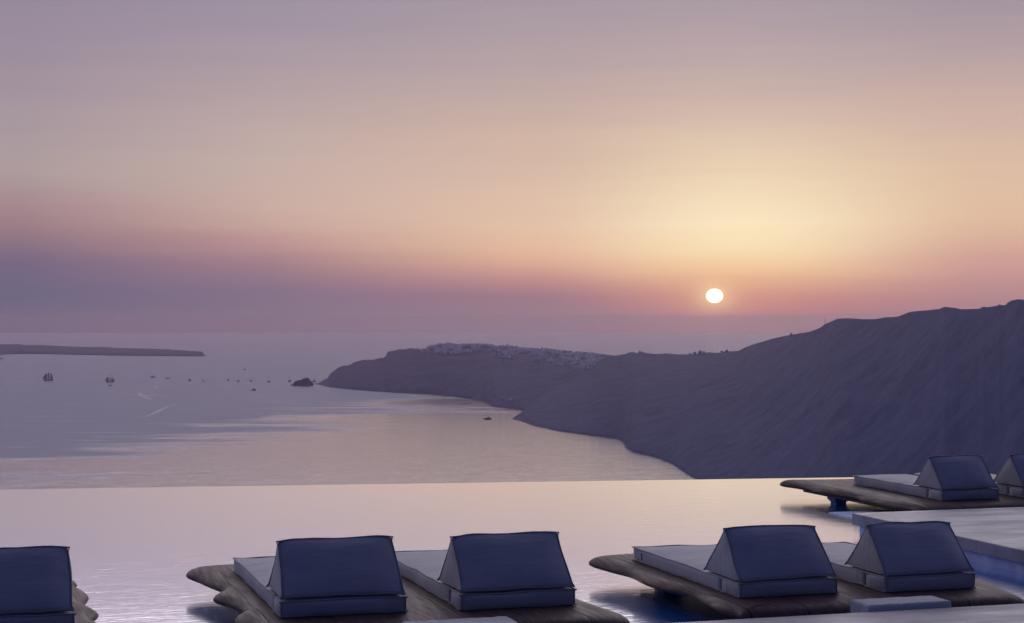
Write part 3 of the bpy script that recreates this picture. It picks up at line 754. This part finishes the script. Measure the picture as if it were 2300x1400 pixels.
# ------------------------------------------------------------------ boats
def hull(bm, L, B, H, mi=0, n=14):
    rg = []
    for i in range(n+1):
        t = i/n*2-1; b = B/2*(1-max(0, t)**2.6)*(1-.35*max(0, -t)**3); sh = H*(1+.35*max(0, t)**2+.12*max(0, -t)**2)
        x = L/2*t
        rg.append([bm.verts.new((x, -b, sh)), bm.verts.new((x*.94, -b*.72, 0)), bm.verts.new((x*.94, b*.72, 0)), bm.verts.new((x, b, sh))])
    for a, b in zip(rg, rg[1:]):
        for j in range(3): bm.faces.new((a[j], b[j], b[j+1], a[j+1])).material_index = mi
        bm.faces.new((a[3], b[3], b[0], a[0])).material_index = mi
    bm.faces.new(rg[0][::-1]).material_index = mi
def boat_root(name, px, y, rz, lab, cat, grp):
    return tag(empty(name, sea_pt(px, y), rz), lab, cat, grp)
def tall_ship(px, y, L, Hm, rz, set_, lab):
    r = boat_root('tall_ship', px, y, rz, lab, 'sailing ship', 'tall ships in the bay')
    bm = bmesh.new(); hull(bm, L, L*.17, L*.085); box(bm, -L*.42, -L*.2, -L*.06, L*.06, L*.085, L*.12); obj('hull', bm, M_HULLD, r)
    bm = bmesh.new(); tube(bm, [(L*.47, 0, L*.11), (L*.66, 0, L*.19)], [.8, .4], 6); obj('bowsprit', bm, M_MAST, r)
    xs = [-.30, -.04, .22] if set_ else [-.34, -.12, .10, .30]
    for i, xx in enumerate(xs):
        h = Hm*(1 if 0 < i < len(xs)-1 else .9); bm = bmesh.new()
        tube(bm, [(xx*L, 0, L*.06), (xx*L, 0, h)], [.9, .45], 6)
        BR = 1.05; bx_, by_ = math.sin(BR), math.cos(BR)      # yards braced hard round
        for k in range(4): tube(bm, [(xx*L-(6-k*1.1)*bx_, -(6-k*1.1)*by_, h*(.36+.17*k)), (xx*L+(6-k*1.1)*bx_, (6-k*1.1)*by_, h*(.36+.17*k))], .35, 5)
        m_ = obj('mast', bm, M_MAST, r)
        bm = bmesh.new()
        for k in range(4 if set_ else 2):                 # bellied square sails
            z0 = h*(.2+.17*k); z1 = z0+h*(.155 if set_ else .08); wd = 7-k*1.1; cols_ = []
            for a in range(7):
                s = a/6*2-1; cols_.append([bm.verts.new((xx*L+s*wd*(1-.1*b/4)*bx_+(.5+1.6*math.sin(math.pi*b/4)*(1-s*s*.5))*by_, s*wd*(1-.1*b/4)*by_-(.5+1.6*math.sin(math.pi*b/4)*(1-s*s*.5))*bx_, z0+(z1-z0)*b/4)) for b in range(5)])
            for a, b in zip(cols_, cols_[1:]):
                for q in range(4): bm.faces.new((a[q], b[q], b[q+1], a[q+1]))
        obj('square_sail', bm, M_SAIL, m_)
    bm = bmesh.new()
    tris = [((L*.64,0,L*.18), (L*.24,0,Hm*.85), (L*.40,0,L*.13)), ((L*.5,0,L*.14), (L*.22,.3,Hm*.7), (L*.30,.3,L*.12)), ((-L*.32,0,Hm*.62), (-L*.52,0,L*.16), (-L*.32,0,L*.14))]
    for T in tris:
        a = [bm.verts.new(p) for p in T]; bm.faces.new(a); b = [bm.verts.new(Vector(p)+Vector((0, .12, 0))) for p in T]; bm.faces.new(b[::-1])
    obj('jib', bm, M_SAIL, r)
tall_ship(109, 854, 46, 41, math.pi+.35, True, 'three-masted tall ship under full square sail, leftmost on the sea')
tall_ship(247.5, 858, 40, 34, math.pi+.5, False, 'tall ship with four bare masts beside a small boat')
def motor_boat(px, y, L, rz, lab, tall=1.0, cat='motor boat'):
    r = boat_root('motor_boat', px, y, rz, lab, cat, 'motor boats on the bay')
    bm = bmesh.new(); hull(bm, L, L*.26, L*.10); obj('hull', bm, M_HULLD, r)
    bm = bmesh.new(); box(bm, -L*.34, L*.2, -L*.09, L*.09, L*.1, L*.1+L*.09*tall, 0, .3); box(bm, -L*.25, L*.06, -L*.075, L*.075, L*.1+L*.09*tall, L*.1+L*.15*tall, 0, .3)
    box(bm, -L*.3, L*.14, -L*.096, L*.096, L*.13, L*.155, 1)
    obj('cabin', bm, [M_HULLW, M_DARK], r)
    bm = bmesh.new(); tube(bm, [(-L*.12, 0, L*.1+L*.15*tall), (-L*.15, 0, L*.1+L*.24*tall)], .25, 6); obj('radar_mast', bm, M_MAST, r)
motor_boat(248, 866.5, 17, .3, 'small dark boat just below the bare-masted tall ship', 1.5)
motor_boat(344, 848, 28, .1, 'dark motor yacht furthest left in the row right of the tall ships')
motor_boat(377, 850, 26, math.pi, 'low grey motor boat just right of the first motor yacht', .35)
motor_boat(426, 855, 21, .9, 'bulky excursion boat with high cabin mid way along the row', 2.0)
motor_boat(457, 856.5, 13, 1.1, 'stubby small boat right of the bulky excursion boat', 2.2)
motor_boat(553.5, 856, 9, 1.4, 'tiny boat squeezed between two moored yachts', 2.0)
motor_boat(569.5, 877, 25, math.pi+.2, 'motor yacht alone below the row of moored yachts', 1.1)
motor_boat(1095, 941.5, 25, math.pi+.15, 'motor yacht alone in the calm water near the harbour hamlet', .9)
motor_boat(3, 806.5, 36, 0, 'motor boat at the left border in front of the low island', .8)
def sail_boat(px, y, L, mast, rz, lab):
    r = boat_root('sailing_yacht', px, y, rz, lab, 'sailing yacht', 'moored sailing yachts')
    bm = bmesh.new()
    for s in (-1, 1):
        b2 = bmesh.new(); hull(b2, L, L*.16, L*.13); vmap = {}
        for v in b2.verts: vmap[v] = bm.verts.new(v.co+Vector((0, s*L*.2, 0)))
        for f_ in b2.faces: bm.faces.new([vmap[v] for v in f_.verts])
        b2.free()
    obj('hull', bm, M_HULLD, r)
    bm = bmesh.new(); box(bm, -L*.3, L*.2, -L*.24, L*.24, L*.1, L*.27, 0, .8); box(bm, -L*.18, L*.06, -L*.12, L*.12, L*.27, L*.36, 0, .4)
    obj('cabin', bm, M_HULLW, r)
    bm = bmesh.new(); tube(bm, [(0, 0, L*.26), (0, 0, mast)], [.62, .4], 6); tube(bm, [(0, 0, L*.42), (-L*.38, 0, L*.42)], .45, 6)
    for s in (-1, 1): tube(bm, [(0, 0, mast*.95), (-L*.1, s*L*.22, L*.14)], .07, 4)
    tube(bm, [(0, 0, mast*.95), (L*.48, 0, L*.15)], .09, 4)
    obj('mast', bm, M_MAST, r)
for a in [(549,831,17,26,.8,'sailing yacht alone well beyond the row of moored boats'),
          (513,855,14,22,1.0,'sailing yacht furthest left of the yachts in the row'),
          (535,857,14,20,.8,'short-masted yacht second from the left in the row of yachts'),
          (564,857,15,12,.6,'yacht with hardly any mast, right of the tiny boat'),
          (604,858,16,30,.9,'sailing yacht midway between the yacht group and the rock islet'),
          (651,857,17,32,.8,'sailing yacht just left of the rock islet'),
          (694,856,15,30,.8,'sailing yacht mostly hidden behind the rock islet, its mast showing above'),
          (706,857.5,20,34,.4,'sailing yacht in the gap between the rock islet and the headland tip')]: sail_boat(*a)

# ------------------------------------------------------------------ haze
bm = bmesh.new(); box(bm, -38600, 38600, -38600, 38600, SEA-40, 42)
def hz(t, o):
    v = t.add('ShaderNodeVolumePrincipled')
    v.inputs['Color'].default_value = (.58, .485, .61, 1); v.inputs['Density'].default_value = 1/36000; v.inputs['Anisotropy'].default_value = .93
    t.t.links.new(v.outputs[0], o.inputs['Volume'])
tag(obj('haze', bm, mat('haze_air', hz)), kind='stuff')
